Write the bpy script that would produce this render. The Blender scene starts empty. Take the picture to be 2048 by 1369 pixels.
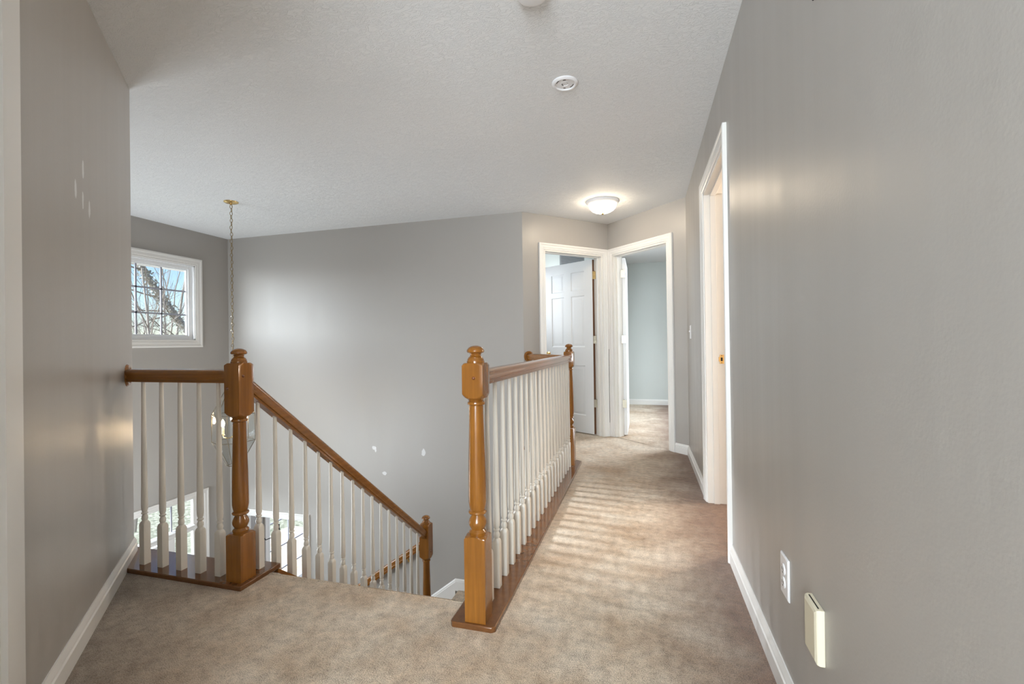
import bpy, bmesh, math, random
from mathutils import Vector, Matrix
S = bpy.context.scene
COL = S.collection
PI = math.pi

# ------------------------------------------------------------------ camera
EYE = 1.0755
def make_camera():
    f, yaw, pitch, roll = 927.1, .2764, .0039, -.0135
    fw = Vector((-math.sin(yaw)*math.cos(pitch), math.cos(yaw)*math.cos(pitch), math.sin(pitch)))
    r = fw.cross(Vector((0, 0, 1))).normalized(); u = r.cross(fw)
    r2 = r*math.cos(roll) + u*math.sin(roll); u2 = -r*math.sin(roll) + u*math.cos(roll)
    cd = bpy.data.cameras.new('camera'); cam = bpy.data.objects.new('camera', cd); COL.objects.link(cam)
    cd.sensor_width = 36; cd.sensor_fit = 'HORIZONTAL'; cd.lens = f*36/2048
    cd.clip_start = .02; cd.clip_end = 300
    m = Matrix((r2, u2, -fw)).transposed().to_4x4(); m.translation = (0, 0, EYE)
    cam.matrix_world = m
    S.camera = cam
make_camera()

# ------------------------------------------------------------------ view
S.view_settings.view_transform = 'Standard'
S.view_settings.look = 'None'
S.view_settings.exposure = 1.12
S.view_settings.gamma = 1.0
S.view_settings.use_curve_mapping = False
S.cycles.use_denoising = True
S.cycles.denoising_prefilter = 'ACCURATE'
S.cycles.max_bounces = 8
S.cycles.diffuse_bounces = 6
S.cycles.glossy_bounces = 4
S.cycles.transparent_max_bounces = 16
S.cycles.caustics_reflective = False
S.cycles.caustics_refractive = False
S.cycles.sample_clamp_indirect = 6

# ------------------------------------------------------------------ sky, sun, lights
SKY_STRENGTH = .105
w = bpy.data.worlds.new('world'); S.world = w; w.use_nodes = True
nt = w.node_tree; nt.nodes.clear()
sky = nt.nodes.new('ShaderNodeTexSky'); sky.sky_type = 'NISHITA'; sky.sun_disc = False
sky.sun_elevation = math.radians(38); sky.sun_rotation = math.radians(200)
sky.air_density = 1.0; sky.dust_density = .6; sky.ozone_density = 4.0
bg = nt.nodes.new('ShaderNodeBackground'); bg.inputs['Strength'].default_value = SKY_STRENGTH
wo = nt.nodes.new('ShaderNodeOutputWorld')
nt.links.new(sky.outputs[0], bg.inputs[0]); nt.links.new(bg.outputs[0], wo.inputs[0])

def light(name, kind, loc, energy, color=(1, 1, 1), target=None, size=.5, size_y=None, angle=None, spread=None):
    l = bpy.data.lights.new(name, kind); l.energy = energy; l.color = color
    if kind == 'AREA':
        l.shape = 'RECTANGLE'; l.size = size; l.size_y = size_y or size
        if spread: l.spread = math.radians(spread)
    elif kind == 'SUN': l.angle = math.radians(angle)
    else: l.shadow_soft_size = size
    o = bpy.data.objects.new(name, l); COL.objects.link(o); o.location = loc
    if target is not None:
        o.rotation_euler = (Vector(target) - Vector(loc)).to_track_quat('-Z', 'Y').to_euler()
    return o
DAY = (.88, .94, 1.0); WARM = (1.0, .80, .60)
# bright sky seen through the front windows
light('sun', 'SUN', (-20, -13, 8), 8.0, (.84, .93, 1), target=(-3.8, 4.6, 1.3), angle=70)
light('sky_glow', 'SUN', (-20, 5.2, 6.6), 3.9, (.90, .95, 1), target=(-.6, 2.6, 0), angle=9)
# unseen fill added behind the camera, and windows of the rooms beyond the doors
light('hall_fill_light', 'AREA', (-.2, -2.5, 1.35), 98, (.85, .94, 1), target=(-.9, 2, 1.2), size=1.2, size_y=1.9)
light('bedroom_window_light', 'AREA', (2.3, 6.9, 1.5), 66, DAY, target=(-.2, 5.0, 0), size=1.8, size_y=1.5, spread=135)
light('bath_window_light', 'AREA', (-1.75, 5.65, 1.6), 4, DAY, target=(-.8, 6.0, 1.2), size=.6, size_y=.9)
light('bath_fill_lamp', 'POINT', (-.87, 6.15, 1.85), 5, (.95, .98, 1), size=.08)  # fill added behind the door leaf to brighten the wall and ceiling
light('rear_fill_lamp', 'POINT', (-.2, -1.0, 2.22), 16, (.90, .96, 1), size=.10)  # added overhead fill behind the camera, with no fixture built
light('side_room_lamp', 'POINT', (1.55, 3.55, 1.75), 40, (1, .86, .72), size=.12)
light('foyer_fill_light', 'AREA', (-4.4, 1.95, -.2), 46, (.88, .95, 1), target=(-3.4, 4.4, 1.5), size=1.1, size_y=2.2)  # unseen fill added at the foyer's near wall for stairwell and ceiling
light('dining_window_light', 'AREA', (-3.0, 7.9, -1.6), 25, (.8, .88, 1), target=(-5, 5.2, -1.8), size=1.4, size_y=1.3)

# ------------------------------------------------------------------ materials
def node_mat(name):
    m = bpy.data.materials.new(name); m.use_nodes = True
    return m, m.node_tree, m.node_tree.nodes['Principled BSDF']
def mat(name, col, rough=.5, metal=0, coat=0, spec=.5, bump=None, emit=None, estr=0):
    m, t, b = node_mat(name)
    b.inputs['Base Color'].default_value = (*col, 1); b.inputs['Roughness'].default_value = rough
    b.inputs['Metallic'].default_value = metal; b.inputs['Coat Weight'].default_value = coat
    b.inputs['Specular IOR Level'].default_value = spec
    if emit: b.inputs['Emission Color'].default_value = (*emit, 1); b.inputs['Emission Strength'].default_value = estr
    if bump:
        g = t.nodes.new('ShaderNodeNewGeometry'); n = t.nodes.new('ShaderNodeTexNoise'); n.inputs['Scale'].default_value = bump[0]
        n.inputs['Detail'].default_value = 3
        bp = t.nodes.new('ShaderNodeBump'); bp.inputs['Strength'].default_value = bump[1]; bp.inputs['Distance'].default_value = bump[2]
        t.links.new(g.outputs['Position'], n.inputs['Vector'])
        t.links.new(n.outputs['Fac'], bp.inputs['Height']); t.links.new(bp.outputs[0], b.inputs['Normal'])
    return m
def N(t, kind, **kw):
    n = t.nodes.new(kind)
    for k, v in kw.items(): setattr(n, k, v)
    return n
def math_node(t, op, a, b=None, c=None, clamp=False):
    n = t.nodes.new('ShaderNodeMath'); n.operation = op; n.use_clamp = clamp
    for i, v in enumerate((a, b, c)):
        if v is None: continue
        if isinstance(v, (int, float)): n.inputs[i].default_value = v
        else: t.links.new(v, n.inputs[i])
    return n.outputs[0]
def mixcol(t, fac, a, b):
    n = t.nodes.new('ShaderNodeMix'); n.data_type = 'RGBA'
    if isinstance(fac, (int, float)): n.inputs[0].default_value = fac
    else: t.links.new(fac, n.inputs[0])
    for sock, v in ((n.inputs[6], a), (n.inputs[7], b)):
        if isinstance(v, tuple): sock.default_value = (*v, 1)
        else: t.links.new(v, sock)
    return n.outputs[2]
def noise(t, vec, scale, detail=3, rough=.5, stretch=None):
    if stretch:
        mp = t.nodes.new('ShaderNodeMapping'); mp.inputs['Scale'].default_value = stretch
        t.links.new(vec, mp.inputs['Vector']); vec = mp.outputs[0]
    n = t.nodes.new('ShaderNodeTexNoise'); n.inputs['Scale'].default_value = scale
    n.inputs['Detail'].default_value = detail; n.inputs['Roughness'].default_value = rough
    t.links.new(vec, n.inputs['Vector']); return n.outputs['Fac']
def ramp(t, fac, stops):
    r = t.nodes.new('ShaderNodeValToRGB'); t.links.new(fac, r.inputs[0])
    e = r.color_ramp.elements
    while len(e) < len(stops): e.new(.5)
    for i, (p, c) in enumerate(stops): e[i].position = p; e[i].color = (*c, 1) if len(c) == 3 else c
    return r.outputs[0]

def wall_mat(name, base, patches=(), rough=.36, sheen=.5):
    """satin wall paint: roller texture, faint roller streaks, spackle touch-ups as (centre, radii) ellipsoids"""
    m, t, b = node_mat(name)
    pos = N(t, 'ShaderNodeNewGeometry').outputs['Position']
    big = noise(t, pos, 1.1, 2)
    c = mixcol(t, math_node(t, 'MULTIPLY', big, .35), base, tuple(x*.86 for x in base))
    for (cx, cy, cz), (rx, ry, rz) in patches:
        v = N(t, 'ShaderNodeVectorMath', operation='SUBTRACT'); t.links.new(pos, v.inputs[0]); v.inputs[1].default_value = (cx, cy, cz)
        d = N(t, 'ShaderNodeVectorMath', operation='DIVIDE'); t.links.new(v.outputs[0], d.inputs[0]); d.inputs[1].default_value = (rx, ry, rz)
        ln = N(t, 'ShaderNodeVectorMath', operation='LENGTH'); t.links.new(d.outputs[0], ln.inputs[0])
        wob = math_node(t, 'MULTIPLY', noise(t, pos, 45, 2), .9)
        f = math_node(t, 'SUBTRACT', 1.45, math_node(t, 'ADD', ln.outputs['Value'], wob))
        f = math_node(t, 'MULTIPLY', f, 5, clamp=True)
        c = mixcol(t, math_node(t, 'MULTIPLY', f, .8), c, (.72, .73, .73))
    t.links.new(c, b.inputs['Base Color'])
    st = noise(t, pos, 9, 2, .5, (1, 1, .06))
    t.links.new(math_node(t, 'ADD', rough - .05, math_node(t, 'MULTIPLY', st, .16)), b.inputs['Roughness'])
    b.inputs['Specular IOR Level'].default_value = sheen
    fine = noise(t, pos, 130, 2)
    streak = noise(t, pos, 7, 2, .5, (1, 1, .04))
    h = math_node(t, 'ADD', math_node(t, 'MULTIPLY', fine, .0005), math_node(t, 'MULTIPLY', streak, .004))
    bp = N(t, 'ShaderNodeBump'); bp.inputs['Strength'].default_value = .55; bp.inputs['Distance'].default_value = 1
    t.links.new(h, bp.inputs['Height']); t.links.new(bp.outputs[0], b.inputs['Normal'])
    return m
GREIGE = (.405, .387, .365)
M = {}
M['wall'] = wall_mat('greige_wall_paint', GREIGE)
M['wall_left'] = wall_mat('greige_paint_with_touch_ups', GREIGE, [
    ((-2.026, 1.242, 1.755), (.012, .012, .034)), ((-1.965, 1.180, 1.655), (.013, .013, .036)),
    ((-2.022, 1.238, 1.640), (.010, .010, .034)), ((-2.078, 1.294, 1.622), (.012, .012, .036))])
M['wall_back'] = wall_mat('greige_paint_with_spackle', GREIGE, [
    ((-2.962, 4.64, -.085), (.028, .03, .022)), ((-2.944, 4.64, -.105), (.014, .03, .03)),
    ((-2.345, 4.64, -.11), (.024, .03, .045)), ((-2.832, 4.64, -.366), (.028, .03, .024))], rough=.43)
M['pale_wall'] = wall_mat('pale_green_wall_paint', (.60, .635, .62), rough=.5)
M['warm_wall'] = mat('cream_wall_paint', (.80, .70, .55), .6)
M['white'] = mat('white_trim_paint', (.77, .76, .74), .36)
M['jamb'] = mat('white_jamb_paint', (.78, .76, .72), .42)
M['door'] = mat('white_door_paint', (.76, .77, .78), .35, bump=(160, .1, .0005))
M['baluster'] = mat('ivory_baluster_paint', (.70, .665, .60), .28, coat=.2)
M['white_plastic'] = mat('white_plastic', (.80, .80, .82), .35)
M['cream_plastic'] = mat('cream_plastic', (.66, .61, .47), .45)
M['brass'] = mat('polished_brass', (.80, .58, .26), .22, 1, bump=(40, .3, .002))
M['old_brass'] = mat('aged_brass_chain', (.38, .30, .18), .35, 1)
M['bare_wood'] = mat('unpainted_door_edge', (.13, .055, .022), .7)
M['nickel'] = mat('pale_hinge_metal', (.42, .39, .31), .38, 1, bump=(60, .3, .002))
M['dark'] = mat('dark_recess', (.02, .015, .01), .8)
M['iron'] = mat('dark_wrought_iron', (.03, .03, .03), .5, .6)
M['lead'] = mat('dark_lead_came', (.16, .13, .09), .35, .9)
M['vent_back'] = mat('vent_shadow_grey', (.12, .125, .13), .7)
M['vinyl'] = mat('white_vinyl', (.80, .81, .82), .35)
M['grille'] = mat('window_grille', (.34, .35, .41), .45)
M['mirrorbevel'] = mat('silvered_bevel', (.85, .9, .9), .08, .6)
M['grey_metal'] = mat('grey_vent_metal', (.25, .26, .27), .5)
M['plug'] = mat('dark_wood_plug', (.16, .05, .015), .25, coat=.4)
M['candle'] = mat('candle_sleeve', (.85, .78, .62), .5)
M['bulb'] = mat('lit_bulb', (1, .9, .7), .4, emit=(1, .72, .42), estr=75)
M['bowl'] = mat('lit_frosted_bowl', (.9, .88, .82), .3, emit=(1, .82, .60), estr=17)

def ceiling_mat():
    m, t, b = node_mat('textured_white_ceiling')
    pos = N(t, 'ShaderNodeNewGeometry').outputs['Position']
    big = noise(t, pos, .9, 2)
    t.links.new(mixcol(t, big, (.80, .81, .82), (.75, .765, .78)), b.inputs['Base Color'])
    b.inputs['Roughness'].default_value = .75
    d = noise(t, pos, 3.5, 3)
    mp = N(t, 'ShaderNodeMapping'); mp.inputs['Scale'].default_value = (1.0, 1.9, 1); mp.inputs['Rotation'].default_value = (0, 0, .5)
    t.links.new(pos, mp.inputs['Vector'])
    n1 = N(t, 'ShaderNodeTexNoise'); n1.inputs['Scale'].default_value = 26; n1.inputs['Detail'].default_value = 4
    n1.inputs['Distortion'].default_value = 1.6
    t.links.new(mp.outputs[0], n1.inputs['Vector'])
    r = ramp(t, n1.outputs['Fac'], [(.44, (0, 0, 0)), (.50, (1, 1, 1)), (.56, (0, 0, 0))])
    h = math_node(t, 'ADD', math_node(t, 'MULTIPLY', r, .0016), math_node(t, 'MULTIPLY', noise(t, pos, 90, 2), .0009))
    bp = N(t, 'ShaderNodeBump'); bp.inputs['Strength'].default_value = .8; bp.inputs['Distance'].default_value = 1
    t.links.new(h, bp.inputs['Height']); t.links.new(bp.outputs[0], b.inputs['Normal'])
    return m
M['ceiling'] = ceiling_mat()

def carpet_mat():
    m, t, b = node_mat('beige_cut_pile_carpet')
    pos = N(t, 'ShaderNodeNewGeometry').outputs['Position']
    xyz = N(t, 'ShaderNodeSeparateXYZ'); t.links.new(pos, xyz.inputs[0])
    X, Y = xyz.outputs['X'], xyz.outputs['Y']
    f1 = noise(t, pos, 260, 2, .7)
    f2 = noise(t, pos, 26, 4, .65)
    f3 = noise(t, pos, 3.2, 4, .6)
    f4 = noise(t, pos, 1.7, 3, .6)
    base = ramp(t, f3, [(.30, (.47, .34, .225)), (.48, (.59, .475, .355)), (.68, (.66, .57, .46))])
    # traffic soil: brown patches
    soil = math_node(t, 'MULTIPLY', math_node(t, 'SUBTRACT', f4, .50, clamp=True), 3.4, clamp=True)
    f5 = noise(t, pos, 6.5, 4, .7)
    soil = math_node(t, 'MULTIPLY', soil, math_node(t, 'MULTIPLY', f5, 1.9, clamp=True), clamp=True)
    base = mixcol(t, soil, base, (.40, .255, .145))
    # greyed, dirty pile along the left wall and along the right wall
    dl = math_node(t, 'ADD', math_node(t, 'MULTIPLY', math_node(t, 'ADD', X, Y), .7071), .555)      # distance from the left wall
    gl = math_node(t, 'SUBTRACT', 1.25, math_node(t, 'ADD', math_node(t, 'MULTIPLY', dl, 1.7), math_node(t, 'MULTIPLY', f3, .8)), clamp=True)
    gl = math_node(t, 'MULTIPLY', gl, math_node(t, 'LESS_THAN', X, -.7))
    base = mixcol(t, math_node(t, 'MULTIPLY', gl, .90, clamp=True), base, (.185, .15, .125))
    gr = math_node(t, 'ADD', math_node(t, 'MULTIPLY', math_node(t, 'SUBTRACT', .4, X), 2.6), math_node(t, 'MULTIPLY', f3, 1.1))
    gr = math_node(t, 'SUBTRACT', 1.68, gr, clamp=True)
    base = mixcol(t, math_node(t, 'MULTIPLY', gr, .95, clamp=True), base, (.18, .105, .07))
    fib = math_node(t, 'ADD', math_node(t, 'MULTIPLY', f1, .65), math_node(t, 'MULTIPLY', f2, .35))
    sh = ramp(t, fib, [(.37, (.36, .32, .28)), (.49, (.96, .96, .95)), (.62, (1.45, 1.46, 1.48))])
    mul = N(t, 'ShaderNodeMix'); mul.data_type = 'RGBA'; mul.blend_type = 'MULTIPLY'; mul.inputs[0].default_value = .85
    t.links.new(base, mul.inputs[6]); t.links.new(sh, mul.inputs[7])
    t.links.new(mul.outputs[2], b.inputs['Base Color'])
    b.inputs['Roughness'].default_value = .95; b.inputs['Specular IOR Level'].default_value = .15
    b.inputs['Sheen Weight'].default_value = .25; b.inputs['Sheen Roughness'].default_value = .5
    h = math_node(t, 'ADD', math_node(t, 'MULTIPLY', f1, .006), math_node(t, 'MULTIPLY', f2, .012))
    bp = N(t, 'ShaderNodeBump'); bp.inputs['Strength'].default_value = .9; bp.inputs['Distance'].default_value = 1
    t.links.new(h, bp.inputs['Height']); t.links.new(bp.outputs[0], b.inputs['Normal'])
    return m
M['carpet'] = carpet_mat()

def wood_mat(name, light_c, dark_c, stretch=(60, 60, 2.2), rough=.2):
    m, t, b = node_mat(name)
    pos = N(t, 'ShaderNodeNewGeometry').outputs['Position']
    n1 = noise(t, pos, 1, 4, .6, stretch)
    n2 = noise(t, pos, 6, 3)
    c = mixcol(t, n1, dark_c, light_c)
    c = mixcol(t, math_node(t, 'MULTIPLY', math_node(t, 'SUBTRACT', n2, .35, clamp=True), .8), c, dark_c)
    t.links.new(c, b.inputs['Base Color'])
    b.inputs['Roughness'].default_value = rough; b.inputs['Coat Weight'].default_value = .5; b.inputs['Coat Roughness'].default_value = .12; b.inputs['Specular IOR Level'].default_value = .35
    return m
WL, WD = (.37, .150, .022), (.125, .040, .005)
M['wood'] = wood_mat('honey_stained_oak', WL, WD)
M['wood_x'] = wood_mat('honey_stained_oak_rail_across', WL, WD, (2.2, 60, 60))
M['wood_y'] = wood_mat('honey_stained_oak_rail_along', WL, WD, (60, 2.2, 60))

M['wood_shoe'] = wood_mat('dark_stained_oak_shoe', (.20, .082, .026), (.085, .032, .010), (40, 40, 40), .16)
def glass_mat(name, refl=.5, tint=(1, 1, 1)):
    m = bpy.data.materials.new(name); m.use_nodes = True; t = m.node_tree; t.nodes.clear()
    tr = N(t, 'ShaderNodeBsdfTransparent'); tr.inputs[0].default_value = (*tint, 1)
    gl = N(t, 'ShaderNodeBsdfGlossy'); gl.inputs['Roughness'].default_value = .02
    lw = N(t, 'ShaderNodeLayerWeight'); lw.inputs[0].default_value = .5
    fc = math_node(t, 'ADD', .05, math_node(t, 'MULTIPLY', math_node(t, 'POWER', lw.outputs['Facing'], 4.0), .8))
    mx = N(t, 'ShaderNodeMixShader'); o = N(t, 'ShaderNodeOutputMaterial')
    t.links.new(math_node(t, 'MULTIPLY', fc, refl), mx.inputs[0])
    t.links.new(tr.outputs[0], mx.inputs[1]); t.links.new(gl.outputs[0], mx.inputs[2]); t.links.new(mx.outputs[0], o.inputs[0])
    return m
M['glass'] = glass_mat('window_glass', .5)
M['lantern_glass'] = glass_mat('bevelled_lantern_glass', 1.3, (.96, .97, .97))

# ------------------------------------------------------------------ geometry helpers
class G:
    """collects shapes, then links them as ONE mesh object"""
    def __init__(s): s.v = []; s.f = []; s.mi = []
    def add(s, vs, fs, mi=0):
        n = len(s.v); s.v += [tuple(v) for v in vs]; s.f += [tuple(i+n for i in f) for f in fs]; s.mi += [mi]*len(fs); return s
    def box(s, a, b, mi=0, M4=None):
        x0, y0, z0 = a; x1, y1, z1 = b
        vs = [Vector(p) for p in ((x0,y0,z0),(x1,y0,z0),(x1,y1,z0),(x0,y1,z0),(x0,y0,z1),(x1,y0,z1),(x1,y1,z1),(x0,y1,z1))]
        if M4: vs = [M4 @ v for v in vs]
        return s.add(vs, [(0,3,2,1),(4,5,6,7),(0,1,5,4),(1,2,6,5),(2,3,7,6),(3,0,4,7)], mi)
    def rings(s, rings, closed=True, cap=True, mi=0):
        n = len(rings[0]); vs = [v for r in rings for v in r]; fs = []
        for i in range(len(rings)-1):
            for j in range(n if closed else n-1):
                k = (j+1) % n
                fs.append((i*n+j, i*n+k, (i+1)*n+k, (i+1)*n+j))
        if cap:
            fs.append(tuple(reversed(range(n)))); fs.append(tuple((len(rings)-1)*n+j for j in range(n)))
        return s.add(vs, fs, mi)
    def lathe(s, prof, c=(0, 0, 0), n=24, axis=None, mi=0, cap=True):
        """prof: (r, z) pairs, about an axis through c"""
        q = Vector((0, 0, 1)).rotation_difference(Vector(axis)) if axis else None
        rs = []
        for r, z in prof:
            ring = []
            for j in range(n):
                a = 2*PI*j/n; p = Vector((r*math.cos(a), r*math.sin(a), z))
                if q: p = q @ p
                ring.append(p + Vector(c))
            rs.append(ring)
        return s.rings(rs, True, cap, mi)
    def turned(s, prof, half, x, y, n=40, mi=0):
        """turned post: ring radius is the lathe radius clipped by a square of the given half width"""
        rs = []
        for r, z in prof:
            ring = []
            for j in range(n):
                a = 2*PI*j/n
                sq = half/max(abs(math.cos(a)), abs(math.sin(a)))
                q = min(sq, r); ring.append(Vector((x+q*math.cos(a), y+q*math.sin(a), z)))
            rs.append(ring)
        return s.rings(rs, True, True, mi)
    def tube(s, pts, r, n=8, mi=0, cap=True):
        pts = [Vector(p) for p in pts]; rs = []; rr = r if isinstance(r, (list, tuple)) else [r]*len(pts)
        up = Vector((0, 0, 1)); prev = None
        for i, p in enumerate(pts):
            d = (pts[min(i+1, len(pts)-1)] - pts[max(i-1, 0)]).normalized()
            if prev is None:
                a = d.cross(up if abs(d.z) < .9 else Vector((1, 0, 0))).normalized()
            else:
                a = (prev - d*prev.dot(d)).normalized()
            prev = a; b = d.cross(a)
            rs.append([p + (a*math.cos(2*PI*j/n) + b*math.sin(2*PI*j/n))*rr[i] for j in range(n)])
        return s.rings(rs, True, cap, mi)
    def extrude(s, prof, p0, p1, side, up=(0, 0, 1), mi=0):
        """prof (a, b) points swept from p0 to p1: a along side, b along up"""
        side = Vector(side); up = Vector(up)
        return s.rings([[Vector(p) + side*a + up*b for a, b in prof] for p in (p0, p1)], True, True, mi)
    def torus(s, c, R, r, q, stretch=1.0, n=14, m=6, mi=0):
        rs = []
        for i in range(n+1):
            a = 2*PI*i/n; ring = []
            for j in range(m):
                b = 2*PI*j/m; p = Vector(((R+r*math.cos(b))*math.cos(a), r*math.sin(b), (R*stretch+r*math.cos(b))*math.sin(a)))
                ring.append(q @ p + Vector(c))
            rs.append(ring)
        return s.rings(rs, True, False, mi)
    def obj(s, name, mats, parent=None, smooth=35, bevel=None):
        me = bpy.data.meshes.new(name); me.from_pydata(s.v, [], s.f)
        if not isinstance(mats, (list, tuple)): mats = [mats]
        for m in mats: me.materials.append(M[m] if isinstance(m, str) else m)
        for p, i in zip(me.polygons, s.mi): p.material_index = i; p.use_smooth = True
        bm = bmesh.new(); bm.from_mesh(me); bmesh.ops.recalc_face_normals(bm, faces=bm.faces); bm.to_mesh(me); bm.free()
        me.set_sharp_from_angle(angle=math.radians(smooth))
        o = bpy.data.objects.new(name, me); COL.objects.link(o)
        if parent: o.parent = parent
        if bevel:
            b = o.modifiers.new('bevel', 'BEVEL'); b.width = bevel; b.segments = 2; b.limit_method = 'ANGLE'; b.angle_limit = math.radians(40)
        return o
def thing(name, label, cat, loc=(0, 0, 0), group=None, kind=None):
    o = bpy.data.objects.new(name, None); COL.objects.link(o); o.location = loc; o.empty_display_size = .1
    return tag(o, label, cat, group, kind)
def tag(o, label=None, cat=None, group=None, kind=None):
    if label: o['label'] = label
    if cat: o['category'] = cat
    if group: o['group'] = group
    if kind: o['kind'] = kind
    return o
def struct(o, label=None, cat=None): return tag(o, label, cat, None, 'structure')

H = 2.44          # ceiling
LAND = -1.56      # stair landing
FOY = -3.10       # foyer floor
R2 = math.sqrt(.5)

def wall(name, p0, p1, n, z0, z1, th, openings=(), m='wall', label=None, m_back=None):
    """p0->p1 is the face seen from the hall, n points to the viewer; openings (u0, u1, za, zb)"""
    p0 = Vector((*p0, 0)); p1 = Vector((*p1, 0)); L = (p1-p0).length; u = (p1-p0).normalized(); n = Vector((*n, 0))
    us = sorted({0, L, *[o[0] for o in openings], *[o[1] for o in openings]})
    zs = sorted({z0, z1, *[o[2] for o in openings], *[o[3] for o in openings]})
    M4 = Matrix((( u.x, -n.x, 0, p0.x), (u.y, -n.y, 0, p0.y), (0, 0, 1, 0), (0, 0, 0, 1)))
    g = G()
    nu, nz = len(us), len(zs)
    def solid(i, k):
        if not (0 <= i < nu-1 and 0 <= k < nz-1): return False
        cu = (us[i]+us[i+1])/2; cz = (zs[k]+zs[k+1])/2
        return not any(o[0] < cu < o[1] and o[2] < cz < o[3] for o in openings)
    idx = {}
    def V(i, k, d):
        key = (i, k, d)
        if key not in idx: idx[key] = len(g.v); g.v.append(tuple(M4 @ Vector((us[i], th*d, zs[k]))))
        return idx[key]
    for i in range(nu-1):
        for k in range(nz-1):
            if not solid(i, k): continue
            fs = [((V(i,k,0),V(i+1,k,0),V(i+1,k+1,0),V(i,k+1,0)), 0), ((V(i,k,1),V(i,k+1,1),V(i+1,k+1,1),V(i+1,k,1)), 1)]
            if not solid(i-1, k): fs.append(((V(i,k,0),V(i,k+1,0),V(i,k+1,1),V(i,k,1)), 0))
            if not solid(i+1, k): fs.append(((V(i+1,k,0),V(i+1,k,1),V(i+1,k+1,1),V(i+1,k+1,0)), 0))
            if not solid(i, k-1): fs.append(((V(i,k,0),V(i,k,1),V(i+1,k,1),V(i+1,k,0)), 0))
            if not solid(i, k+1): fs.append(((V(i,k+1,0),V(i+1,k+1,0),V(i+1,k+1,1),V(i,k+1,1)), 0))
            for f, mi in fs: g.f.append(f); g.mi.append(mi)
    return struct(g.obj(name, [m, m_back or m], smooth=20), label)

def frame4(p0, p1, n):
    """local frame: x along p0->p1, y out of the wall towards the viewer, z up"""
    p0 = Vector((*p0, 0)); u = (Vector((*p1, 0))-p0).normalized(); n = Vector((*n, 0))
    return Matrix(((u.x, n.x, 0, p0.x), (u.y, n.y, 0, p0.y), (0, 0, 1, 0), (0, 0, 0, 1)))

CAS = [(0, 0), (0, .009), (.010, .012), (.016, .010), (.020, .014), (.046, .016), (.052, .020), (.064, .021), (.070, .018), (.070, 0)]
def casing(g, M4, u0, u1, z0, z1, w=.07, closed=False, mi=0):
    """mitred moulding round an opening; open at the floor unless closed"""
    k = w/.07
    prof = [(d*k, t) for d, t in CAS]
    def pt(u, z, t): return M4 @ Vector((u, t, z))
    corners = [(u0, z0, -1, 0 if not closed else -1), (u0, z1, -1, 1), (u1, z1, 1, 1), (u1, z0, 1, 0 if not closed else -1)]
    rs = [[pt(u+su*d, z+sz*d, t) for d, t in prof] for u, z, su, sz in corners]
    if closed: rs.append(rs[0])
    g.rings(rs, True, not closed, mi)
    return g
BASEP = [(0, 0), (.014, 0), (.015, .060), (.0095, .064), (.0125, .069), (.0115, .076), (.005, .086), (.004, .092), (0, .092)]
def baseboard(name, pts, ns, z=0, label=None, mat_='white'):
    """moulded baseboard along a poly-line; ns = viewer-side normals of each segment; mitred"""
    g = G(); P = [Vector((*p, 0)) for p in pts]; NN = [Vector((*n, 0)) for n in ns]; rs = []
    for i, p in enumerate(P):
        if i == 0: d = NN[0]
        elif i == len(P)-1: d = NN[-1]
        else:
            s = NN[i-1]+NN[i]; d = s/(s.dot(NN[i]))
        rs.append([p + d*a + Vector((0, 0, z+b)) for a, b in BASEP])
    g.rings(rs)
    return struct(g.obj(name, mat_, smooth=25), label)

# ------------------------------------------------------------------ plan
A = Vector((-1.1903, 4.6386)); B = Vector((-.3823, 5.4466)); C = Vector((.400, 4.6643))
XR = .400; YB = 4.6386; XF = -5.02
LW = .7846                                    # left wall: x + y = -LW
LE = (-2.577, 2.577-LW)                       # its far end
LN_ = (-1.61, 1.61-LW)                        # edge of the door casing nearest the camera
nA = (R2, -R2); nB = (-R2, -R2); nL = (R2, R2)
vA = Vector((-R2, R2)); vB = Vector((R2, R2))

# ---- floors
def poly_slab(name, poly, z0, z1, m, label, bev=None):
    g = G(); n = len(poly)
    g.add([(x, y, z0) for x, y in poly]+[(x, y, z1) for x, y in poly],
          [tuple(reversed(range(n))), tuple(range(n, 2*n))]+[(i, (i+1) % n, n+(i+1) % n, n+i) for i in range(n)])
    return struct(g.obj(name, m, smooth=20, bevel=bev), label)
hall = [(-2.60, 1.83), (-1.83, 1.83), (-1.83, 1.80), (-.70, 1.80), (-.70, 4.02), tuple(A+Vector((.0, .0))),
        tuple(B), (B.x+.02, B.y), (C.x, C.y), (XR, -2.6), (-.80, -2.6), (-.80, .0154), (-2.60, 1.8154)]
floor_o = poly_slab('floor', hall, -.30, 0, 'carpet', 'beige carpet of the upstairs hall with brown soiled patches')
poly_slab('floor', [(-8, 1.6), (XR, 1.6), (XR, 9), (-8, 9)], FOY-.2, FOY, 'carpet', 'carpeted ground floor at the foot of the stairs')
poly_slab('floor', [(A.x+.001, A.y+.001), (B.x, B.y), (B.x-.05, 8.4), (-3.2, 8.4), (-3.2, A.y+.121), (A.x-.12, A.y+.121)], -.3, 0, 'carpet', 'carpet of the room behind the half open panelled door')
poly_slab('floor', [(B.x, B.y), (C.x, C.y), (C.x+.12, C.y), (2.6, C.y), (2.6, 8.4), (B.x-.05, 8.4)], -.3, 0, 'carpet', 'carpet of the bright room through the right hand doorway')
poly_slab('floor', [(XR, 1.2), (2.6, 1.2), (2.6, 4.55), (XR, 4.55)], -.3, 0, 'carpet', 'carpet of the warm lit side room')
# rolled carpet nosing over the top step
g = G(); g.extrude([(.0, 0), (.012, -.002), (.022, -.010), (.026, -.022), (.020, -.036), (.008, -.042), (0, -.042)], (-1.735, 1.80, .002), (-.715, 1.80, .002), (0, 1, 0))
struct(g.obj('trim_1', 'carpet'), 'rolled carpet nosing at the top step of the stairs')

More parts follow.
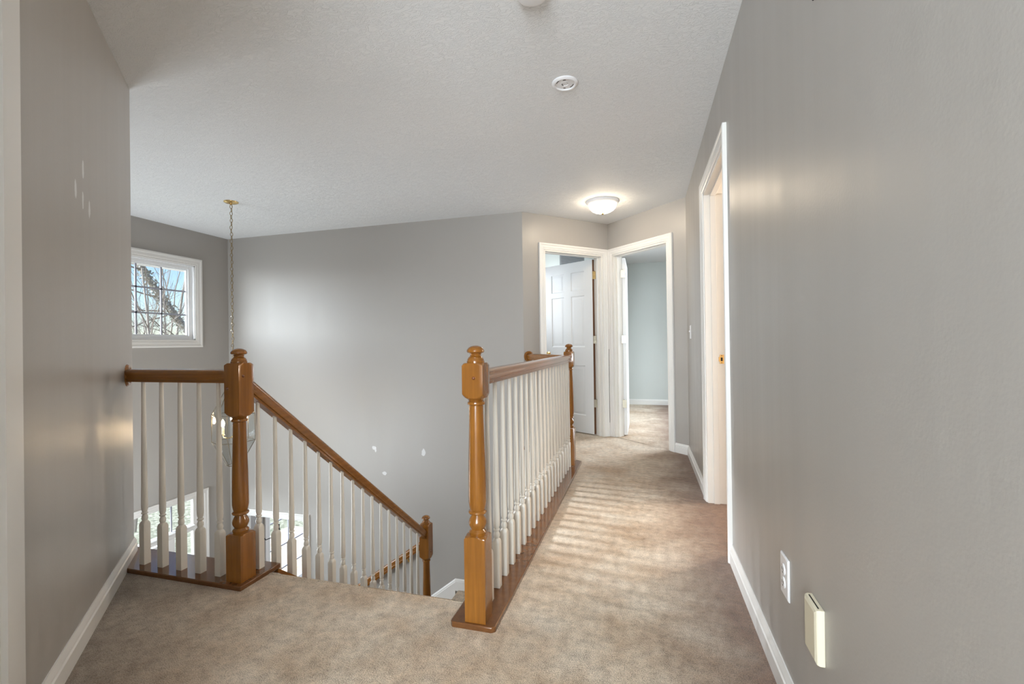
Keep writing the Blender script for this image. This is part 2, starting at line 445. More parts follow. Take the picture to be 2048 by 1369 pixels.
# ---- ceiling
ceil_poly = [(-5.14, 1.67), (-2.7, 1.67), (-2.7, .2), (-.92, -2.7), (.52, -2.7), (.52, 1.1), (2.7, 1.1), (2.7, 8.5), (-3.3, 8.5), (-3.3, 4.76), (-5.14, 4.76)]
poly_slab('ceiling', ceil_poly, H, H+.12, 'ceiling', 'white textured ceiling over the hall and stairwell')
poly_slab('ceiling', [(-5.14, 4.76), (-1.2, 4.76), (-1.2, 8.6), (-5.14, 8.6)], -.36, -.30, 'ceiling', 'ceiling of the ground floor dining room')

# ---- walls
D3 = (2.51, 3.335)      # opening in the right wall (Y)
wall('wall_right', (XR, -2.6), (C.x, C.y), (-1, 0), -.3, H, .12, [(D3[0]+2.6, D3[1]+2.6, -.31, 2.065)], label='long grey right wall of the hall')
wall('wall_left', LE, LN_, nL, -.3, H, .12, m='wall_left', label='short angled grey wall on the left with white touch-up marks')
wall('wall_near_left', (-1.545, 1.545-LW), (-.80, .0154), nL, -.3, H, .12, [(.0, .80, -.31, 2.065)], label='grey wall around the doorway at the left edge')
wall('wall_hall_left', (-.80, -.02), (-.80, -2.6), (1, 0), -.3, H, .12, label='left hall wall behind the camera')
wall('wall_hall_end', (-.92, -2.6), (.52, -2.6), (0, 1), -.3, H, .12, label='end wall of the hall behind the camera')
DBK = (-4.85, -3.905)
wall('wall_back', (XF, YB), (A.x, YB), (0, -1), FOY, H, .12, [(DBK[0]-XF, DBK[1]-XF, FOY, -.99)], m='wall_back', label='grey stairwell back wall with spackle marks')
LAB = (B-A).length; D1u = (.262, 1.058)
wall('wall_door_left', tuple(A), tuple(B), nA, -.3, H, .12, [(*D1u, -.31, 2.075)], label='narrow grey wall around the half open panelled door', m_back='pale_wall')
LBC = (C-B).length; D2u = (.080, .882)
wall('wall_door_right', tuple(B), tuple(C), nB, -.3, H, .12, [(*D2u, -.31, 2.075)], label='grey wall around the open doorway to the bright room', m_back='pale_wall')
WU = (2.61, 4.187, 1.169, 2.031)     # upper front window, Y and Z of the casing's inner edge
FD = (2.53, 4.255, FOY, -.658)       # front door unit
DW = (5.25, 6.55, -2.45, -1.02)      # dining window
wall('wall_front', (XF, 1.67), (XF, 8.6), (1, 0), FOY, H, .14, [(a-1.67, b-1.67, c, d) for a, b, c, d in (WU, FD, DW)], label='tall grey front wall of the foyer')
wall('wall_foyer_near', (XF, 1.79), (LE[0], 1.79), (0, 1), FOY, H, .12, label='foyer wall on the camera side')
wall('wall_stair_right', (-.70, 1.80), (-.70, 4.02), (-1, 0), FOY, -.30, .10, label='stairwell wall below the hall railing')
wall('wall_stair_angle', (-.70, 4.02), tuple(A), (-.77, -.64), FOY, -.30, .10, label='angled stairwell wall below the short railing')
wall('wall_under_landing', (LE[0], 1.80), (-1.83, 1.80), (0, 1), FOY, -.30, .10, label='foyer wall under the hall floor edge')
# rooms beyond
wall('wall_bath', tuple(A+vA*1.22-Vector((R2, R2))*1.0), tuple(B+vA*1.22+Vector((R2, R2))*1.3), nA, -.3, H, .1, m='pale_wall', label='pale wall seen above the half open door')
wall('wall_bath_side', (-2.3, 4.80), (-2.3, 5.35), (1, 0), -.3, H, .1, m='pale_wall', label='side wall of the room behind the panelled door')
wall('wall_partition', (-.36, 5.62), (-.36, 8.3), (1, 0), -.3, H, .08, m='pale_wall', label='partition between the two rooms beyond')
wall('wall_bedroom_far', (-.51, 8.282), (2.6, 8.282), (0, -1), -.3, H, .1, m='pale_wall', label='pale green far wall of the bright room')
wall('wall_bedroom_right', (2.5, 4.66), (2.5, 8.4), (-1, 0), -.3, H, .1, m='pale_wall', label='right wall of the bright room')
wall('wall_bedroom_near', (.53, 4.67), (2.6, 4.67), (0, 1), -.3, H, .1, m='pale_wall', label='near wall of the bright room')
wall('wall_side_room', (2.5, 1.2), (2.5, 4.6), (-1, 0), -.3, H, .1, m='warm_wall', label='far wall of the warm side room')
wall('wall_side_room_end', (.52, 4.45), (2.6, 4.45), (0, -1), -.3, H, .1, m='warm_wall', label='end wall of the warm side room')
wall('wall_side_room_near', (.52, 1.3), (2.6, 1.3), (0, 1), -.3, H, .1, m='warm_wall', label='near wall of the warm side room')
wall('wall_dining_far', (XF, 8.5), (-1.2, 8.5), (0, -1), FOY, -.3, .1, m='wall', label='far wall of the dining room')
wall('wall_dining_side', (-1.3, 4.76), (-1.3, 8.5), (-1, 0), FOY, -.3, .1, m='wall', label='side wall of the dining room')

# ---- baseboards
baseboard('baseboard_right', [(XR, -2.6), (XR, D3[0]-.07)], [(-1, 0)], label='white baseboard along the near right wall')
s0 = B + (C-B).normalized()*(D2u[1]+.068)
baseboard('baseboard_far_right', [(XR, D3[1]+.07), (XR, C.y), tuple(s0)], [(-1, 0), nB], label='white baseboard wrapping the far right corner')
baseboard('baseboard_left', [LE, (LN_[0]+.012, LN_[1]-.012)], [nL], label='white baseboard along the angled left wall')
baseboard('baseboard_bedroom', [(-.35, 8.282), (2.5, 8.282)], [(0, -1)], label='white baseboard of the bright room')
# landing skirt: level along the landing, then raking down beside the lower flight
g = G(); yk = YB
top = [(-.75, LAND+.115), (-1.985, LAND+.115), (-4.0, LAND+.115-(4.0-1.985)*.775)]
skp = [(0, -.125), (.014, -.125), (.014, -.028), (.011, -.022), (.011, -.014), (.006, -.006), (0, 0)]
for (xa, za), (xb, zb) in zip(top, top[1:]):
    k = 1 if za == zb else 2.2
    g.rings([[Vector((x, yk-a, z+b*(k if b < -.03 else 1.25 if k > 1 else 1))) for a, b in skp] for x, z in ((xa, za), (xb, zb))])
struct(g.obj('baseboard_landing', 'white', smooth=25), 'white skirt board on the back wall following the stair landing')

# ------------------------------------------------------------------ doors
F1 = frame4(tuple(A), tuple(B), nA); F2 = frame4(tuple(B), tuple(C), nB); F3 = frame4((XR, -2.6), (XR, C.y), (-1, 0))
def jamb(M4, u0, u1, h, th=.12, name='door_jamb', parent=None, m='jamb', stop=-.075):
    g = G(); t = .018
    g.box((u0, -th-.002, 0), (u0+t, .003, h), M4=M4); g.box((u1-t, -th-.002, 0), (u1, .003, h), M4=M4)
    g.box((u0, -th-.002, h-t), (u1, .003, h), M4=M4)
    s = .011
    g.box((u0+t, stop, 0), (u0+t+s, stop+.035, h-t), M4=M4); g.box((u1-t-s, stop, 0), (u1-t, stop+.035, h-t), M4=M4)
    g.box((u0+t, stop, h-t-s), (u1-t, stop+.035, h-t), M4=M4)
    return g.obj(name, m, parent, bevel=.0015)
def six_panel(w, h, th):
    """door leaf in local x (0..w), y (-th/2..th/2), z; two columns by three rows of raised panels pressed into both faces"""
    g = G(); st = .115; mid = .10; pw = (w-2*st-mid)/2
    cols = [(st, st+pw), (w-st-pw, w-st)]
    rows = [(.20, .20+.60), (1.01, 1.01+.62), (h-.115-.235, h-.115)]
    xs = sorted({0, w, *[a for c in cols for a in c]}); zs = sorted({0, h, *[a for r in rows for a in r]})
    for side in (-1, 1):
        y = side*th/2
        for i in range(len(xs)-1):
            for k in range(len(zs)-1):
                x0, x1, z0, z1 = xs[i], xs[i+1], zs[k], zs[k+1]
                if (x0, x1) in cols and (z0, z1) in rows:
                    lv = [(0, 0), (.006, .0), (.013, .009), (.022, .009), (.040, .002), (.046, .002)]
                    rs = [[(x0+d, y-side*e, z0+d), (x1-d, y-side*e, z0+d), (x1-d, y-side*e, z1-d), (x0+d, y-side*e, z1-d)] for d, e in lv]
                    g.rings([[Vector(p) for p in r] for r in rs], True, False)
                    g.add(rs[-1], [(0, 1, 2, 3)])
                else:
                    g.add([(x0, y, z0), (x1, y, z0), (x1, y, z1), (x0, y, z1)], [(0, 1, 2, 3)])
    a, b = -th/2, th/2
    g.add([(0,a,0),(w,a,0),(w,b,0),(0,b,0),(0,a,h),(w,a,h),(w,b,h),(0,b,h)], [(0,1,2,3),(4,5,6,7),(0,3,7,4),(1,2,6,5)])
    return g
def hinge(M4, x, y, z, parent, m):
    """butt hinge: two leaves and a knuckle, at local x, y; 9 cm tall"""
    g = G()
    g.box((x-.028, y-.0015, z), (x-.002, y+.0015, z+.09), M4=M4)
    g.box((x+.002, y-.0015, z), (x+.028, y+.0015, z+.09), M4=M4)
    for k in range(5):
        g.lathe([(.0055, 0), (.0055, .0165)], c=M4 @ Vector((x, y+.004, z+.0005+k*.018)), n=10)
    g.lathe([(.003, 0), (.006, .003), (.003, .007)], c=M4 @ Vector((x, y+.004, z+.09)), n=10)
    for dx in (-.016, .016):
        for dz in (.015, .045, .075):
            g.lathe([(.004, 0), (.003, .0012)], c=M4 @ Vector((x+dx, y+.0015, z+dz)), axis=(M4.to_3x3() @ Vector((0, 1, 0))), n=8)
    return g.obj('hinge', m, parent)

# door 1: half open, six panels
d1 = thing('door_1', 'white six-panel door standing half open between angled hall walls', 'door', kind='structure')
g = G(); casing(g, F1, *D1u, 0, 2.075, w=.066); g.obj('door_casing', 'white', d1, smooth=25)
jamb(F1, *D1u, 2.075, parent=d1)
hx = Vector((*(A+Vector((R2, R2))*(D1u[1]-.020)+vA*.118), 0))
ang = math.radians(225-76.5)
LEAF = Matrix.Translation((hx.x, hx.y, .012)) @ Matrix.Rotation(ang, 4, 'Z') @ Matrix.Translation((.004, .0175, 0))
lf = six_panel(.762, 2.032, .035).obj('door_leaf', 'door', d1, smooth=25, bevel=.001); lf.matrix_world = LEAF
g = G(); g.box((-.0008, -.0172, .002), (.0002, .0172, 2.030)); ed = g.obj('hinge_edge', 'bare_wood', lf); ed['label'] = 'unpainted brown hinge edge'
HM = Matrix.Translation((hx.x+.002, hx.y-.004, 0)) @ Matrix.Rotation(math.radians(16), 4, 'Z')
for z in (.325, 1.065, 1.815): hinge(HM, 0, -.012, z, d1, 'brass' if z > 1.5 else 'nickel')
g = G()
for s in (-1, 1):
    p = LEAF @ Vector((.70, s*.0175, .93)); ax = LEAF.to_3x3() @ Vector((0, s, 0))
    g.lathe([(.030, 0), (.030, .005), (.012, .010), (.011, .028), (.020, .034), (.0265, .046), (.025, .058), (.014, .066), (.001, .068)], c=p, axis=ax, n=20)
g.obj('door_knob', 'brass', d1)

# door 2: open into the bright room, seen edge on
d2 = thing('door_2', 'open doorway to the bright pale green room with door edge and hinges', 'door', kind='structure')
g = G(); casing(g, F2, *D2u, 0, 2.075, w=.066); g.obj('door_casing', 'white', d2, smooth=25)
jamb(F2, *D2u, 2.075, parent=d2)
hb = B+Vector((R2, -R2))*(D2u[0]+.022)+vB*.120
LEAF2 = Matrix.Translation((hb.x, hb.y+.006, .012)) @ Matrix.Rotation(math.radians(90.0), 4, 'Z') @ Matrix.Translation((.004, -.0175, 0))
lf = six_panel(.762, 2.032, .035).obj('door_leaf', 'door', d2, smooth=25, bevel=.001); lf.matrix_world = LEAF2
HM2 = Matrix.Translation((hb.x-.002, hb.y-.003, 0))
for z in (.325, 1.065, 1.815): hinge(HM2, .004, -.004, z, d2, 'nickel')

g = G(); g.box((B.x-.002, B.y-.033, .16), (B.x+.002, B.y-.020, 1.0)); struct(g.obj('shadow_gap_strip', 'dark'), 'dark strip painted as the shadow between the two door casings in the corner')  # dark strip stands in for the shaded gap where the casings meet
# door 3: doorway in the right wall (no leaf seen)
d3 = thing('door_3', 'cream lit doorway in the right wall with brass strike plate', 'door', kind='structure')
u3 = (D3[0]+2.6, D3[1]+2.6)
g = G(); casing(g, F3, *u3, 0, 2.065, w=.07); g.obj('door_casing', 'white', d3, smooth=25)
jamb(F3, *u3, 2.065, parent=d3, stop=-.070)
g = G(); yk = D3[1]-.018
g.box((XR+.082, yk-.0018, .925), (XR+.108, yk, .985)); g.box((XR+.076, yk-.0018, .940), (XR+.083, yk, .970))
sp = g.obj('strike_plate', 'brass', d3, bevel=.0006)
g = G(); g.box((XR+.088, yk-.0024, .943), (XR+.100, yk-.0012, .967)); g.lathe([(.003, 0), (.0025, .001)], c=(XR+.094, yk-.0018, .932), axis=(0, -1, 0), n=8)
g.lathe([(.003, 0), (.0025, .001)], c=(XR+.094, yk-.0018, .978), axis=(0, -1, 0), n=8); g.obj('latch_hole', 'dark', sp)

# door 4: casing of the doorway at the left edge of the view
d4 = thing('door_4', 'white door casing at the left edge of the view', 'door', kind='structure')
F4 = frame4((-1.539, 1.539-LW), (-.80, .0154), nL)
g = G(); g.box((-.10, 0, 0), (.0, .016, 2.17), M4=F4); g.box((.80, 0, 0), (.87, .016, 2.17), M4=F4); g.box((-.10, 0, 2.065), (.87, .017, 2.17), M4=F4); g.obj('door_casing', 'white', d4, smooth=25)
jamb(F4, 0, .80, 2.065, parent=d4)
g = six_panel(.76, 2.03, .035); lf = g.obj('door_leaf', 'door', d4, smooth=25); lf.matrix_world = F4 @ Matrix.Translation((.02, -.095, .012))

# front door unit: transom, two sidelights, door
d5 = thing('door_5', 'white front door unit with transom and side light windows in the foyer', 'door', kind='structure')
F5 = frame4((XF, 0), (XF, 9), (1, 0))
g = G(); casing(g, F5, FD[0], FD[1], FOY, FD[3], w=.07)
g.obj('door_casing', 'white', d5, smooth=25)
g = G(); xa, xb = XF-.055, XF-.015
SL = (3.93, 4.15); SR = (2.635, 2.855)
g.box((xa, FD[0], FOY), (xb, SR[0], FD[3])); g.box((xa, SL[1], FOY), (xb, FD[1], FD[3]))
g.box((xa, SR[0], FD[3]-.012), (xb, SL[1], FD[3])); g.box((xa, SR[0], -1.03), (xb, SL[1], -.955))
g.box((xa, SR[1], FOY), (xb, SR[1]+.07, -1.03)); g.box((xa, SL[0]-.07, FOY), (xb, SL[0], -1.03))
for s in (SL, SR): g.box((xa, s[0], FOY), (xb, s[1], FOY+.25))
fr = g.obj('door_frame', 'white', d5, bevel=.003)
g = G(); g.extrude([(0, 0), (.02, 0), (.03, .01), (.03, .02), (.0, .03)], (XF-.015, SR[0], -.985), (XF-.015, SL[1], -.985), (1, 0, 0)); g.obj('transom_sill', 'white', d5)
g = G()
for y in (3.905, 3.39, 2.875): g.box((XF-.040, y-.008, -.955), (XF-.030, y+.008, -.67))
g.obj('transom_grille', 'grille', d5)
for nm, (ya, yb, za, zb) in (('transom_pane', (SR[0], SL[1], -.955, -.67)), ('sidelight_pane', (SL[0], SL[1], FOY+.25, -1.03)), ('sidelight_pane', (SR[0], SR[1], FOY+.25, -1.03))):
    g = G(); g.box((XF-.036, ya, za), (XF-.034, yb, zb)); g.obj(nm, 'glass', d5)
lf = six_panel(.905, 2.03, .045).obj('door_leaf', 'door', d5, smooth=25); lf.matrix_world = Matrix.Translation((XF-.07, 2.93, FOY+.01)) @ Matrix.Rotation(PI/2, 4, 'Z')

# cased opening to the dining room
g = G(); Fb = frame4((XF, YB), (A.x, YB), (0, -1))
casing(g, Fb, DBK[0]-XF, DBK[1]-XF, FOY, -.99, w=.07)
g.box((DBK[0], YB-.003, FOY), (DBK[0]+.018, YB+.122, -.99)); g.box((DBK[1]-.018, YB-.003, FOY), (DBK[1], YB+.122, -.99)); g.box((DBK[0], YB-.003, -1.008), (DBK[1], YB+.122, -.99))
struct(g.obj('trim_2', 'white', smooth=25), 'white cased opening from the foyer to the dining room')

# ------------------------------------------------------------------ windows
def window(name, Y0, Y1, Z0, Z1, vbars, hbars, label, cw=.083, gy=None):
    t = thing(name, label, 'window', kind='structure')
    g = G(); casing(g, F5, Y0, Y1, Z0, Z1, w=cw, closed=True); g.obj('window_casing', 'white', t, smooth=25)
    g = G(); a, b = XF-.138, XF+.002; j = .012
    g.box((a, Y0, Z0), (b, Y0+j, Z1)); g.box((a, Y1-j, Z0), (b, Y1, Z1)); g.box((a, Y0, Z0), (b, Y1, Z0+j)); g.box((a, Y0, Z1-j), (b, Y1, Z1))
    g.obj('window_jamb', 'vinyl', t)
    g = G(); a, b = XF-.082, XF-.030; s = .042
    y0, y1, z0, z1 = Y0+j, Y1-j, Z0+j, Z1-j
    for (p, q) in (((a, y0, z0), (b, y0+s, z1)), ((a, y1-s, z0), (b, y1, z1)), ((a, y0+s, z0), (b, y1-s, z0+s*.8)), ((a, y0+s, z1-s*.8), (b, y1-s, z1))): g.box(p, q)
    g2 = .014; a2, b2 = XF-.072, XF-.046
    for (p, q) in (((a2, y0+s, z0+s*.8), (b2, y0+s+g2, z1-s*.8)), ((a2, y1-s-g2, z0+s*.8), (b2, y1-s, z1-s*.8)),
                   ((a2, y0+s+g2, z0+s*.8), (b2, y1-s-g2, z0+s*.8+g2)), ((a2, y0+s+g2, z1-s*.8-g2), (b2, y1-s-g2, z1-s*.8))): g.box(p, q)
    g.obj('window_sash', 'vinyl', t, bevel=.003)
    g = G(); gx = XF-.062
    for y in vbars: g.box((gx-.006, y-.0085, z0+s*.8), (gx+.006, y+.0085, z1-s*.8))
    for z in hbars: g.box((gx-.006, y0+s, z-.0085), (gx+.006, y1-s, z+.0085))
    g.obj('window_grille', 'grille', t)
    g = G(); g.box((gx-.011, y0+s, z0+s*.8), (gx-.008, y1-s, z1-s*.8)); g.obj('window_pane', 'glass', t)
    return t
window('window_1', *WU, [2.97, 3.24, 3.575, 3.84], [1.458, 1.728], 'white framed divided window high on the front wall')
window('window_2', *DW, [5.68, 6.12], [-2.13, -1.80, -1.42], 'white framed window of the dining room below the stairs')

# ------------------------------------------------------------------ railings
SL_ = -.789                                   # pitch of the stair rail
RAILP = [(0, 0), (.016, -.0015), (.026, -.007), (.031, -.016), (.0295, -.026), (.0245, -.034), (.0235, -.043), (.0265, -.045), (.0265, -.051), (.020, -.053), (.020, -.063)]
RAIL = RAILP + [(-a, b) for a, b in reversed(RAILP[1:])]
def newel_prof(z0, low, vase, neck, blk, top):
    """z0 base, low = top of lower block, vase = bottom of shaft, neck = top of shaft, blk = bottom of upper block, top of cap"""
    q = .0587; bt = top-.066
    v = vase-low
    return [(q, z0), (q, low-.009), (.053, low-.004), (.044, low), (.032, low+.002), (.0345, low+.012), (.030, low+.017),
            (.026, low+.022), (.030, low+.030), (.0345, low+v*.42), (.0350, low+v*.50), (.032, low+v*.62), (.0245, low+v*.76), (.0215, low+v*.84),
            (.0235, vase-.017), (.0335, vase-.014), (.0355, vase-.009), (.0335, vase-.004), (.0285, vase-.001), (.031, vase+.006), (.0347, vase+.03), (.0347, vase+.07),
            (.033, vase+(neck-vase)*.45), (.0285, vase+(neck-vase)*.85), (.0275, neck), (.033, neck+.003), (.0345, neck+.008), (.033, neck+.013), (.028, neck+.016),
            (.033, blk-.004), (.044, blk+.002), (.052, blk+.010), (q, blk+.018), (q, bt-.010), (.052, bt-.004), (.046, bt),
            (.0345, bt+.001), (.0345, bt+.007), (.032, bt+.010), (.0325, bt+.014), (.029, bt+.018), (.0285, bt+.021), (.0225, bt+.025), (.0205, bt+.031), (.0235, bt+.037),
            (.032, bt+.040), (.0345, bt+.044), (.0335, bt+.050), (.028, bt+.058), (.018, bt+.064), (.008, bt+.0665), (.001, bt+.067)]
def newel(x, y, z0, low, vase, neck, blk, top, parent, pegs=()):
    g = G(); g.turned(newel_prof(z0, low, vase, neck, blk, top), .0415, x, y, n=48)
    o = g.obj('newel_post', 'wood', parent, smooth=38)
    for (nx, ny, off, z) in pegs:
        g = G(); c = (x+nx*.0415-ny*off, y+ny*.0415+nx*off, z)
        g.lathe([(.0065, 0), (.0065, .0015), (.005, .004), (.0025, .0055), (.0005, .006)], c=c, axis=(nx, ny, 0), n=14); g.obj('wood_plug', 'plug', o)
    return o
def baluster_mesh(base, top):
    """one turned baluster standing at z 0; base = height of its square block"""
    q = .0226; T = top
    prof = [(q, 0), (q, base-.012), (.019, base-.002), (.0135, base+.004), (.0105, base+.007), (.0125, base+.011), (.0140, base+.018), (.0130, base+.026), (.0098, base+.034), (.0095, base+.037),
            (.0135, base+.040), (.0140, base+.043), (.0132, base+.046), (.0100, base+.048), (.0105, base+.051), (.0135, base+.060), (.0143, base+.072), (.0143, base+.10),
            (.0130, base+.22), (.0110, base+(T-base)*.62), (.0088, T)]
    g = G(); g.turned(prof, .016, 0, 0, n=24)
    return g
def balusters(parent, spots, base, h):
    first = baluster_mesh(base, h).obj('baluster', 'baluster', parent, smooth=38)
    for i, p in enumerate(spots):
        o = first if i == 0 else first.copy()
        if i: COL.objects.link(o); o.parent = parent
        o.location = p
def rosette(c, n, parent):
    g = G(); g.lathe([(.056, 0), (.056, .008), (.050, .016), (.040, .019), (.036, .015), (.034, .016), (.001, .016)], c=c, axis=n, n=36)
    return g.obj('rosette', 'wood', parent)
RT = .976    # top of level rails
SHOE = .020
# left level railing
LNx, LNy = -1.785, 1.702
r1 = thing('landing_railing', 'short level railing with brown newel post and ivory balusters beside the angled left wall', 'railing', (LNx, LNy, 0))
def local(o, root):        # parts are written in world coordinates; hang them under the root without moving them
    for ch in root.children: ch.location = ch.location - root.location
newel(LNx, LNy, SHOE, .232, .330, .735, .762, 1.071, r1, pegs=[(0, -1, -.022, .890), (1, 0, -.018, .946)])
g = G(); xw = -LW-LNy-.008
g.extrude(RAIL, (xw, LNy, RT), (LNx-.04, LNy, RT), (0, 1, 0)); g.obj('handrail', 'wood_x', r1, smooth=50)
rosette((xw-.004, LNy+.004+.0, RT-.033), (R2, R2, 0), r1)
g = G(); poly = [(-2.62, 1.836), (-2.62+.18, 1.836-.18-.012), (-2.400, 1.637), (-1.722, 1.637), (-1.722, 1.872), (-1.848, 1.872), (-1.848, 1.836)]
poly = [(-LW-1.836-.0, 1.836), (-LW-1.637, 1.637), (-1.722, 1.637), (-1.722, 1.872), (-1.848, 1.872), (-1.848, 1.836)]
n = len(poly); g.add([(x, y, -.004) for x, y in poly]+[(x, y, SHOE) for x, y in poly], [tuple(reversed(range(n))), tuple(range(n, 2*n))]+[(i, (i+1) % n, n+(i+1) % n, n+i) for i in range(n)])
g.obj('base_shoe', 'wood_shoe', r1, bevel=.004)
balusters(r1, [(-2.374+.1172*k, LNy, SHOE) for k in range(5)], .205, RT-.06-SHOE)
local(None, r1)

# stair railing
LDx, LDy = -1.785, 3.560
r2 = thing('stair_railing', 'sloping stair railing with ivory balusters going down from the left newel to the landing', 'railing', (LDx, LDy, LAND))
newel(LDx, LDy, LAND, -1.27, -1.17, -.745, -.716, -.362, r2, pegs=[(1, 0, 0, -.66)])
def zr(y): return .926 + SL_*(y-1.758)
g = G(); RS = [(a, b*1.27) for a, b in RAIL]
g.extrude(RS, (LDx, LNy+.040, zr(LNy+.040)), (LDx, LDy-.040, zr(LDy-.040)), (1, 0, 0)); g.obj('handrail', 'wood_y', r2, smooth=50)
g = G(); ya, yb = 1.872, LDy-.0415
def zs(y): return SHOE + SL_*(y-1.835)
for x0, x1, top, bot, mi in ((-1.848, -1.737, 0, -.022, 0), (-1.840, -1.738, -.022, -.34, 1)):
    g.add([(x, y, zs(y)+o) for y in (ya, yb) for x, o in ((x0, bot), (x1, bot), (x1, top), (x0, top))], [(0,1,2,3), (7,6,5,4), (0,4,5,1), (1,5,6,2), (2,6,7,3), (3,7,4,0)], mi)
g.obj('stringer_cap', ['wood_y', 'white'], r2)
h0 = zr(1.806)-.075-SHOE
balusters(r2, [(LDx, 1.806+.1065*k, (zs(1.806+.1065*k) if k else SHOE)-.012*(k > 0)) for k in range(16)], .205, h0)
local(None, r2)

# hall railing
Rx, Ry0, Ry1 = -.627, 1.690, 4.030
r3 = thing('hall_railing', 'long level hall railing on the right of the stairs with two honey oak newel posts', 'railing', (Rx, Ry0, 0))
newel(Rx, Ry0, SHOE, .342, .438, .840, .868, 1.070, r3, pegs=[(0, -1, .006, .947)])
newel(Rx, Ry1, SHOE, .342, .438, .840, .868, 1.068, r3)
g = G(); g.extrude(RAIL, (Rx, Ry0+.040, RT), (Rx, Ry1-.040, RT), (1, 0, 0)); g.obj('handrail', 'wood_y', r3, smooth=50)
# short return to the angled wall
q0 = Vector((Rx, Ry1, 0)); q1 = Vector((-1.150, 4.678, 0)); dq = (q1-q0).normalized(); sd = Vector((dq.y, -dq.x, 0))
g = G(); g.extrude(RAIL, q0+dq*.045+Vector((0, 0, RT-.004)), q1-dq*.012+Vector((0, 0, RT-.004)), sd); g.obj('handrail', 'wood_x', r3, smooth=50)
rosette((q1.x, q1.y, RT-.034), (R2, -R2, 0), r3)
g = G(); c = .012
poly = [(-.727+c, 1.636), (-.546-c, 1.636), (-.546, 1.636+c), (-.546, 4.150), (-.60, 4.19)]
e = q1 + Vector((.03, .03, 0)); poly += [(e.x+.02, e.y+.02), (e.x-.10, e.y-.10), (-.727, 4.03), (-.727, 1.636+c)]
n = len(poly); g.add([(x, y, -.004) for x, y in poly]+[(x, y, SHOE) for x, y in poly], [tuple(reversed(range(n))), tuple(range(n, 2*n))]+[(i, (i+1) % n, n+(i+1) % n, n+i) for i in range(n)])
g.obj('base_shoe', 'wood_shoe', r3, bevel=.004)
Lq = (q1-q0).length
balusters(r3, [(Rx, 1.812+.1122*k, SHOE) for k in range(20)]
          + [tuple(q0+dq*(Lq*(k+1)/7)+Vector((0, 0, SHOE))) for k in range(6)], .205, RT-.06-SHOE)
local(None, r3)

# ------------------------------------------------------------------ staircase
st = thing('staircase', 'carpeted stairs descending from the hall to a landing and turning left', 'staircase', (-1.23, 3.55, LAND))
rise = .195; run = .25
for k in range(1, 8):
    g = G(); z = -rise*k; y0 = 1.80+run*(k-1); g.box((-1.735, y0+.0, z-rise), (-.701, y0+run+.02, z)); g.obj('step', 'carpet', st, bevel=.012)
g = G(); poly = [(-1.95, 3.605), (-1.70, 3.605), (-1.70, 3.55), (-.703, 3.55), (-.703, 4.00), (A.x-.006, A.y-.006), (-1.95, A.y-.006)]; n = len(poly)
g.add([(x, y, LAND-.25) for x, y in poly]+[(x, y, LAND) for x, y in poly], [tuple(reversed(range(n))), tuple(range(n, 2*n))]+[(i, (i+1) % n, n+(i+1) % n, n+i) for i in range(n)]); g.obj('landing', 'carpet', st, bevel=.008)
for k in range(1, 8):
    g = G(); z = LAND-.1925*k; x0 = -1.97-run*(k-1); g.box((x0-run-.02, 3.62, z-.1925), (x0, YB-.001, z)); g.obj('step', 'carpet', st, bevel=.012)
g = G()
for x in (-.716,):
    g.add([(xx, y, z) for y, z in ((1.83, .0), (3.55, LAND+.12)) for xx, zo in ((x, 0), (x+.014, 0)) for z in (z-.35, z)], [(0,1,3,2), (4,6,7,5), (0,4,5,1), (2,3,7,6), (1,5,7,3), (0,2,6,4)])
g.obj('skirt_board', 'white', st)
for ch in st.children: ch.location = ch.location - st.location

# wall handrail of the lower flight
hr = thing('wall_handrail', 'brown sloping handrail fixed to the back wall of the lower stair flight', 'handrail', (-2.35, YB, -1.1))
g = G(); xs_, xe = -2.335, -4.0
def zh(x): return -1.072+(x+2.385)*.723
g.extrude([(a*1.0, b*1.5+.0) for a, b in RAIL], (xs_, YB-.060, zh(xs_)), (xe, YB-.060, zh(xe)), (0, 1, 0)); g.obj('rail', 'wood_x', hr, smooth=50)
for x in (-2.52, -3.2, -3.85):
    g = G(); z = zh(x)-.09; g.tube([(x, YB-.058, z+.01), (x, YB-.055, z-.03), (x, YB-.035, z-.052), (x, YB-.004, z-.055)], .006)
    g.lathe([(.022, 0), (.020, .006), (.008, .010)], c=(x, YB-.001, z-.055), axis=(0, -1, 0), n=16); g.obj('bracket', 'brass', hr)
for ch in hr.children: ch.location = ch.location - hr.location

# ------------------------------------------------------------------ foyer lantern on its chain
CX, CY = -3.694, 3.455
ln = thing('pendant_lantern', 'faceted clear glass pendant lantern with lit candle bulbs hanging on a long brass chain', 'lantern', (CX, CY, 0))
g = G(); g.lathe([(.062, 0), (.061, -.006), (.050, -.012), (.030, -.016), (.012, -.020), (.008, -.030), (.001, -.031)], c=(CX, CY, H), n=36); g.obj('canopy', 'brass', ln)
g = G(); z = H-.045; i = 0
while z > .760:
    q = Matrix.Rotation((PI/2)*(i % 2)+.5, 3, 'Z') @ Matrix.Rotation(.10*math.sin(i*2.3), 3, 'Y')
    g.torus((CX+.003*math.sin(i*1.7), CY, z), .0105, .0025, q, 1.75); z -= .0325; i += 1
g.tube([(CX+.004*math.sin(k*.9)+.007, CY, H-.02-k*.042) for k in range(41)], .0014, 5)
g.obj('chain', 'old_brass', ln)
def hexr(r, z, a0=math.radians(34)): return [Vector((CX+r*math.cos(a0+k*PI/3), CY+r*math.sin(a0+k*PI/3), z)) for k in range(6)]
lev = [(.055, .700), (.178, .455), (.180, .205), (.060, -.020)]
rg = [hexr(r, z) for r, z in lev]
g = G()
for i in range(4):
    for k in range(6):
        g.tube([rg[i][k], rg[i][(k+1) % 6]], .0028, 6)
        if i < 3: g.tube([rg[i][k], rg[i+1][k]], .0028, 6)
